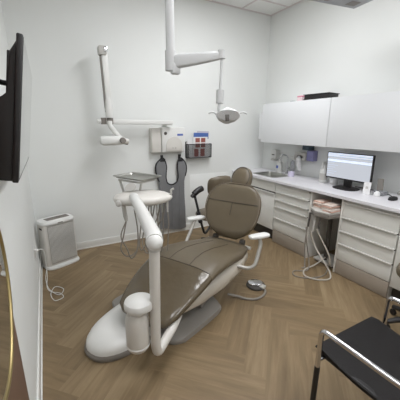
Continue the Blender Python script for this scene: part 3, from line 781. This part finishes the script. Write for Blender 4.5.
# ------------------------------------------------------------------ counter items
sd_ = thing('soap_dispenser', 'white soap dispenser on the wall above the sink', 'soap dispenser', (XR, 3.34, 1.03))
M().box((XR-.09, 3.285, 1.06), (XR, 3.395, 1.20), .015).build('dispenser_body', WHITEB, sd_)
M().box((XR-.10, 3.295, 1.03), (XR-.02, 3.385, 1.058), .01).build('push_bar', LGREY, sd_)
M().box((XR-.0905, 3.31, 1.115), (XR-.089, 3.37, 1.13)).build('level_window', DGREY, sd_, smooth=False)
gb = thing('glove_dispenser', 'white glove box on the wall with a glove hanging out', 'glove box', (XR, 2.8, 1.08))
M().box((XR-.10, 2.70, 1.09), (XR-.001, 2.90, 1.20), .008).build('holder', LGREY, gb)
M().prism(ell(.055, .022, 20, 2.5, 0, 0), 0, .004, xf=T(XR-.10, 2.80, 1.14) @ rot('Z', PI/2) @ rot('X', PI/2)).build('opening', DGREY, gb)
gl = M(); gl.tube(bez([(XR-.105, 2.80, 1.14), (XR-.125, 2.80, 1.12), (XR-.125, 2.785, 1.06), (XR-.12, 2.78, 1.02), (XR-.118, 2.77, .99)]), [.02]*10+[.03]*12+[.036]*10+[.026]*8+[.018], 12)
for k in range(4): gl.tube([(XR-.12, 2.755+.014*k, 1.0), (XR-.12, 2.745+.016*k, .955)], [.009, .007], 8)
gl.build('hanging_glove', PAPER, gb)
props(M().box((XR-.085, 2.585, 1.095), (XR+.004, 2.6985, 1.235), .008).build('glove_box', PURPLE, loc=(XR, 2.62, 1.08)), 'lavender glove box on the wall between sink and monitor', 'glove box')
props(M().box((XR-.10, 2.65, 1.237), (XR-.001, 2.77, 1.30), .006).build('mask_box', DKGREEN, loc=(XR, 2.70, 1.24)), 'dark teal box tucked under the wall cabinet above the lavender box', 'box')
# soap bottles by the sink
def pump(name, lb, x, y, r, h, mt, lab=None):
    t = thing(name, lb, 'bottle', (x, y, CTZ))
    M().lathe([(r*.9, .001), (r, .008), (r, h*.72), (r*.8, h*.8), (r*.3, h*.84), (r*.3, h*.9)], (x, y, CTZ), 22).build('bottle_body', mt, t)
    M().lathe([(r*.36, h*.88), (r*.36, h*.94), (r*.14, h*.95), (r*.14, h*1.08)], (x, y, CTZ), 16).build('pump_collar', WHITEB, t)
    M().tube([(x+.005, y, CTZ+h*1.08), (x-.045, y, CTZ+h*1.06)], [.011, .007], 10).build('nozzle', WHITEB, t)
    if lab: M().lathe([(r*1.012, h*.25), (r*1.012, h*.6)], (x, y, CTZ), 22).build('label_band', lab, t)
    return t
pump('soap_bottle', 'white pump bottle with small blue label behind the sink', 3.10, 3.17, .045, .21, WHITEB, None)
M().box((3.10-.0475, 3.15, CTZ+.07), (3.10-.0445, 3.19, CTZ+.11)).build('printed_label', GREEN_, bpy.data.objects['soap_bottle'], smooth=False)
pump('sanitizer_bottle', 'tall clear pump bottle beside the white pump bottle', 3.13, 3.07-.13, .032, .24, CLEAR)
sb = props(M().loft([[V((3.0+x, 2.83+y, CTZ+z)) for x, y in ell(.035, .035, 24, 5)] for z in (.001, .07)]).build('sponge_cup', LILAC, loc=(3.0, 2.83, CTZ)), 'small lilac cup on the counter right of the sink', 'cup')
# spray bottle
sp = thing('spray_bottle', 'white spray bottle beside the monitor', 'spray bottle', (3.02, 2.32, CTZ))
M().lathe([(.042, .001), (.046, .006), (.046, .13), (.04, .16), (.018, .19), (.014, .21)], (3.02, 2.32, CTZ), 22).build('bottle_body', WHITEB, sp)
M().lathe([(.0466, .04), (.0466, .12)], (3.02, 2.32, CTZ), 22).build('label_band', LGREY, sp)
M().box((2.98, 2.306, CTZ+.225), (3.05, 2.334, CTZ+.262), .008).build('trigger_head', WHITEB, sp)
M().tube([(2.985, 2.32, CTZ+.225), (2.975, 2.32, CTZ+.185)], .006, 8).build('trigger', WHITEB, sp)
M().tube([(3.02, 2.32, CTZ+.205), (3.02, 2.32, CTZ+.23)], .017, 12).build('collar', WHITEB, sp)
wc = thing('wipes_tub', 'low white tub behind the left corner of the monitor', 'tub', (3.06, 2.19, CTZ))
M().lathe([(.045, .001), (.048, .005), (.048, .075)], (3.06, 2.19, CTZ), 22).build('tub_body', PAPER, wc)
M().lathe([(.05, .075), (.051, .08), (.05, .095), (.03, .1)], (3.06, 2.19, CTZ), 22).build('lid', LGREY, wc)
# monitor
mo = thing('computer_monitor', 'black computer monitor with a lit page on the countertop', 'monitor', (2.94, 1.93, CTZ), 0)
MO = T(2.93, 1.948, 1.10) @ rot('Z', .02) @ rot('Y', -.03)
M().box((0, -.27, -.137), (.03, .27, .166), .006).build('bezel', BLACKP, mo, xf=MO)
scn = M().box((-.0015, -.258, -.120), (.0005, .258, .158)).build('screen', SCREEN, mo, xf=MO, smooth=False)
for a, b in ((.118, .158), (.06, .085)): M().box((-.0025, -.258, a), (-.0016, .258, b)).build('screen_toolbar', SC_BAR, scn, xf=MO, smooth=False)
m = M(); m.box((-.0030, -.258, .054), (-.0026, .258, .059)); m.box((-.003, -.258, .132), (-.0026, .12, .138)); m.box((-.003, -.258, .112), (-.0026, .258, .116)); m.build('screen_line', SC_LINE, scn, xf=MO, smooth=False)
for k, (a, b) in enumerate(((.26, .19), (.25, .14), (.25, .17), (.26, .2), (.25, .15), (.25, .18))): M().box((-.0025, b-.02, .04-.024*k), (-.0016, a, .045-.024*k)).build('screen_text', SC_DARK, scn, xf=MO, smooth=False)
M().box((.03, -.1, -.1), (.06, .1, .08), .02).build('back_housing', BLACKP, mo, xf=MO)
M().box((2.965, 1.91, CTZ+.012), (2.995, 2.0, CTZ+.2), .006).build('stand_neck', BLACKP, mo)
M().prism(ell(.105, .135, 36, 3, 2.94, 1.945), CTZ+.001, CTZ+.014, bev=.004).build('stand_base', BLACKP, mo)
# little things right of the monitor
cd = thing('card_stand', 'white card standing in front of the monitor corner', 'card', (2.9, 1.66, CTZ))
M().box((-.006, -.035, .0), (.0, .035, .13), .001, xf=T(2.87, 1.668, CTZ+.001) @ rot('Z', .1) @ rot('Y', .06)).build('card_face', PAPER, cd, smooth=False)
M().box((.0, -.035, 0), (.05, .035, .004), .001, xf=T(2.87, 1.668, CTZ+.001) @ rot('Z', .1)).build('card_foot', PAPER, cd, smooth=False)
M().box((-.0075, -.012, .06), (-.0062, .012, .085), 0, xf=T(2.87, 1.668, CTZ+.001) @ rot('Z', .1) @ rot('Y', .06)).build('printed_mark', LGREY, cd, smooth=False)
ph = thing('desk_organizer', 'clear acrylic holder with grey cards right of the white card', 'organizer', (2.97, 1.58, CTZ))
M().box((2.93, 1.53, CTZ+.001), (3.02, 1.63, CTZ+.045), .006).build('tray_body', CLEAR, ph)
props(M().box((-.004, -.03, 0), (.004, .03, .12), .001, xf=T(2.985, 1.60, CTZ+.046) @ rot('Y', .12) @ rot('X', -.12)).build('leaflet', GREYP, smooth=False, loc=(2.985, 1.6, CTZ+.046)), 'grey leaflet leaning up in the clear acrylic holder', 'leaflet')
props(M().lathe([(.024, .001), (.03, .004), (.027, .035), (.012, .05)], (2.90, 1.575, CTZ), 18).build('paperweight', PAPER, loc=(2.9, 1.575, CTZ)), 'small white cone in front of the clear acrylic holder', 'ornament')
ms = thing('computer_mouse', 'black computer mouse on the countertop by the right picture edge', 'mouse', (2.88, 1.41, CTZ))
m = M(); m.loft([[V((2.88+x, 1.41+y, CTZ+z)) for x, y in ell(a, b, 24, 2.4)] for a, b, z in ((.055, .03, .001), (.057, .032, .012), (.048, .027, .028), (.02, .012, .036))]); m.build('mouse_body', BLACKP, ms)
M().box((2.845, 1.408, CTZ+.029), (2.865, 1.412, CTZ+.034), .001).build('wheel', GREYP, ms)
props(M().tube(bez([(2.94, 1.42, CTZ+.006), (3.0, 1.48, CTZ+.006), (3.06, 1.55, CTZ+.006), (3.1, 1.66, CTZ+.006), (3.12, 1.8, CTZ+.006), (3.12, 1.95, CTZ+.006)]), .004, 6).build('cable', BLACKP, loc=(2.94, 1.42, CTZ)), 'black mouse cable running behind the monitor', 'cable')
props(M().tube(bez([(3.14, 1.3, CTZ+.007), (3.12, 1.42, CTZ+.03), (3.14, 1.5, CTZ+.01), (3.1, 1.46, CTZ+.05), (3.13, 1.36, CTZ+.02), (3.15, 1.25, CTZ+.007)]), .005, 6).build('cable', LGREY, loc=(3.14, 1.3, CTZ)), 'pale coiled cable against the wall behind the mouse', 'cable')

# ------------------------------------------------------------------ assistant cart in the knee opening
ca = thing('assistant_cart', 'grey instrument cart with hoses between the two drawer cabinets', 'cart', (2.68, 1.93, 0))
CS = T(.06, -.02, 0)
M().prism([(2.42, 1.80), (2.60, 1.775), (2.82, 1.79), (2.82, 2.09), (2.60, 2.10), (2.44, 2.05), (2.38, 1.95)], .665, .688, bev=.006).build('tray_top', LGREY, ca, xf=CS)
M().prism([(2.42, 1.80), (2.60, 1.775), (2.60, 2.10), (2.44, 2.05), (2.38, 1.95)], .62, .664, bev=.006).build('tray_holder', GREYP, ca, xf=CS)
M().tube([(2.66, 1.95, .05), (2.66, 1.95, .664)], .025, 14).build('column', DGREY, ca, xf=CS)
M().box((2.6, 1.82, .02), (2.86, 2.07, .05), .008).build('base', LGREY, ca, xf=CS)
for px, py in ((2.63, 1.83), (2.63, 2.05), (2.83, 1.83), (2.83, 2.05)):
    M().lathe([(.008, -.009), (.01, -.008), (.01, .008), (.008, .009)], (px, py, .0105), 12, rot('X', PI/2)).build('caster', BLACKP, ca, xf=CS)
M().tube([(2.72, 2.0, .66), (2.72, 2.0, .83)], .008, 8).build('back_rod', LGREY, ca, xf=CS)
for k, (y, l_) in enumerate(((2.02, .16), (1.96, .2), (1.9, .15))):
    M().tube([(2.405+.01*k, y, .64), (2.39+.01*k, y, .64-l_)], [.013, .010], 10).build('handpiece', DGREY if k != 1 else LGREY, ca, xf=CS)
hoses = [
 ([(2.39, 2.02, .48), (2.40, 2.0, .3), (2.42, 1.96, .1), (2.36, 1.92, .012), (2.22, 1.98, .008), (2.15, 1.9, .008), (2.24, 1.80, .007), (2.42, 1.76, .007), (2.6, 1.84, .012), (2.68, 1.9, .06)], .006, HOSE),
 ([(2.40, 1.96, .44), (2.43, 1.92, .3), (2.44, 1.82, .18), (2.47, 1.73, .06), (2.42, 1.68, .011), (2.3, 1.72, .011), (2.24, 1.84, .011), (2.34, 1.94, .011), (2.5, 1.94, .03), (2.64, 1.92, .1)], .008, HOSEW),
 ([(2.41, 1.9, .49), (2.46, 1.85, .36), (2.5, 1.78, .22), (2.52, 1.77, .12), (2.6, 1.82, .06), (2.66, 1.9, .08)], .008, HOSEW),
 ([(2.45, 2.03, .62), (2.44, 2.05, .4), (2.43, 2.04, .2), (2.41, 2.0, .02), (2.38, 1.98, .009), (2.35, 1.99, .009)], .007, HOSE)]
for p_, r_, mt in hoses: M().tube(bez(p_, 8), r_, 10).build('hose', mt, ca, xf=T(.03, -.02, 0))
# sterile pouches piled on the tray
random.seed(11)
def pouch(x, y, z, rz, lb, mt):
    m = M(); m.prism([(-.08, -.055), (.08, -.055), (.08, .055), (-.08, .055)], .0, .011, bev=.004)
    o = m.build('sterilization_pouch', mt, xf=T(x, y, z) @ rot('Z', rz), loc=(x, y, z))
    props(o, lb, 'pouch', 'sterilization pouches on the cart tray'); 
    mm = M().box((-.065, -.043, .0112), (.035, .043, .0135), .001); mm.build('paper_label', PAPER if random.random() < .6 else POUCH, o, xf=T(x, y, z) @ rot('Z', rz), smooth=False)
order = ['bottom', 'second', 'third', 'fourth', 'top']
pm = [POUCH, mat('pouch_pink', (206, 168, 152), .5), mat('pouch_white', (222, 212, 204), .5)]
for s_, (bx_, by_, nm) in enumerate(((2.62, 1.98, 'sink-side'), (2.58, 1.835, 'monitor-side'))):
    for k in range(5):
        pouch(bx_+random.uniform(-.008, .008), by_+random.uniform(-.012, .012), .6885+k*.0145, PI/2*(0)+random.uniform(-.15, .15),
              f'sterile pouch, {order[k]} of the five in the {nm} pile on the cart', pm[(k+s_) % 3])
# ------------------------------------------------------------------ black guest chair, front right
gx0, gx1, gy0, gy1 = 1.115, 1.61, .285, .785
gc = thing('guest_chair', 'black leather guest chair with chrome arms, front right', 'chair', (1.36, .53, 0))
m = M()
secs = []
for k in range(13):
    t = k/12; y = gy1-(gy1-gy0)*t
    z = .452-.035*math.sin(PI*min(1, t*1.05))*.9 - .012*t
    if k == 0: z -= .012
    secs.append([V(((gx0+gx1)/2+x, y, z+dz)) for x, dz in ell((gx1-gx0)/2, .014 if 0 < k < 12 else .006, 32, 6)])
m.loft(secs); m.build('seat', BLEATH, gc)
fr_ = M()
for x in (gx0+.02, gx1-.02): fr_.box((x-.012, gy0, .405), (x+.012, gy1-.02, .428), .003)
fr_.box((gx0, gy1-.045, .41), (gx1, gy1-.02, .432), .003); fr_.box((gx0, gy0, .40), (gx1, gy0+.025, .42), .003)
fr_.build('seat_frame', BLACKP, gc)
secs = []
for k in range(9):
    t = k/8; z = .56+.32*t
    secs.append([V(((gx0+gx1)/2+x, .262-.06*t+dy, z)) for x, dy in ell((gx1-gx0)/2-.01, .014, 28, 6)])
M().loft(secs).build('backrest', BLEATH, gc)
for x, inn in ((1.072, gx0+.02), (1.645, gx1-.02)):
    yA, zA = .729, .60
    a = M().tube(fillet([(x, yA, .385), (x, yA, zA), (x, .20, zA+.005), (x, .20, .40)], .035, 8), .0125, 14).build('armrest', CHROME, gc)
    M().tube([(x, yA, .418), (inn, yA, .418)], .009, 10).build('arm_bracket', CHROME, a)
    M().tube([(x, .2, .418), (inn, .3, .415)], .009, 10).build('arm_bracket', CHROME, a)
    M().tube([(x, yA, .385), (x, yA, .0)], [.0135, .0135], 12).build('leg', BLACKP, gc)
    M().tube([(x, .2, .40), (x, .2, .0)], [.0135, .0135], 12).build('leg', BLACKP, gc)
for x in (gx0+.03, gx1-.03): M().tube([(x, .27, .41), (x, .235, .56), (x, .2, .8)], .009, 10).build('back_rod', BLACKP, gc)

# ------------------------------------------------------------------ overhead screen hung from the ceiling (top right)
om = thing('overhead_monitor', 'grey flat screen hung from the ceiling, top of the picture', 'monitor', (2.36, 1.9, H))
O0, O1, O2 = V((2.094, 2.012, 2.6)), V((2.66, 1.943, 2.6)), V((2.669, 1.6, 2.6))
OX = T(2.38, 1.83, 2.62)
M().box((-.32, -.22, -.02), (.265, .135, .035), .012).build('housing', GREYP if False else mat('mid_grey_housing', (150, 152, 156), .45), om, xf=OX @ rot('Z', -.14))
M().box((.267, -.2, -.012), (.275, .115, .028), .003).build('side_trim', ALU, om, xf=OX @ rot('Z', -.14))
for a in (.1, -.2): M().box((a, .0, -.022), (a+.1, .08, -.0195)).build('vent', GREYP, om, xf=OX @ rot('Z', -.14))
M().tube([(2.36, 1.78, 2.655), (2.36, 1.78, H-.001)], .025, 14).build('ceiling_post', LGREY, om)

# ------------------------------------------------------------------ world, camera
w = bpy.data.worlds.new('room_world'); SC.world = w; w.use_nodes = True
w.node_tree.nodes['Background'].inputs['Color'].default_value = (.8, .85, .9, 1); w.node_tree.nodes['Background'].inputs['Strength'].default_value = .2
cam = bpy.data.cameras.new('camera'); co = bpy.data.objects.new('camera', cam); COL.objects.link(co); SC.camera = co
F = V((.46199726, .84948475, -.25482188)); R_ = V((.87892716, -.47694277, .00355671)); U = V((.11851409, .22561306, .96698147))
mtx = Matrix((R_, U, -F)).transposed().to_4x4(); mtx.translation = (0, 0, 1.55); co.matrix_world = mtx
cam.sensor_width = 36; cam.sensor_fit = 'HORIZONTAL'; cam.lens = 36*280.5172/400; cam.clip_start = .02
SC.view_settings.view_transform = 'Standard'; SC.view_settings.look = 'None'; SC.view_settings.gamma = 1; SC.view_settings.use_curve_mapping = False
SC.view_settings.exposure = -.11
SC.cycles.use_denoising = True
SC.cycles.max_bounces = 10; SC.cycles.diffuse_bounces = 6; SC.cycles.glossy_bounces = 5; SC.cycles.transmission_bounces = 6
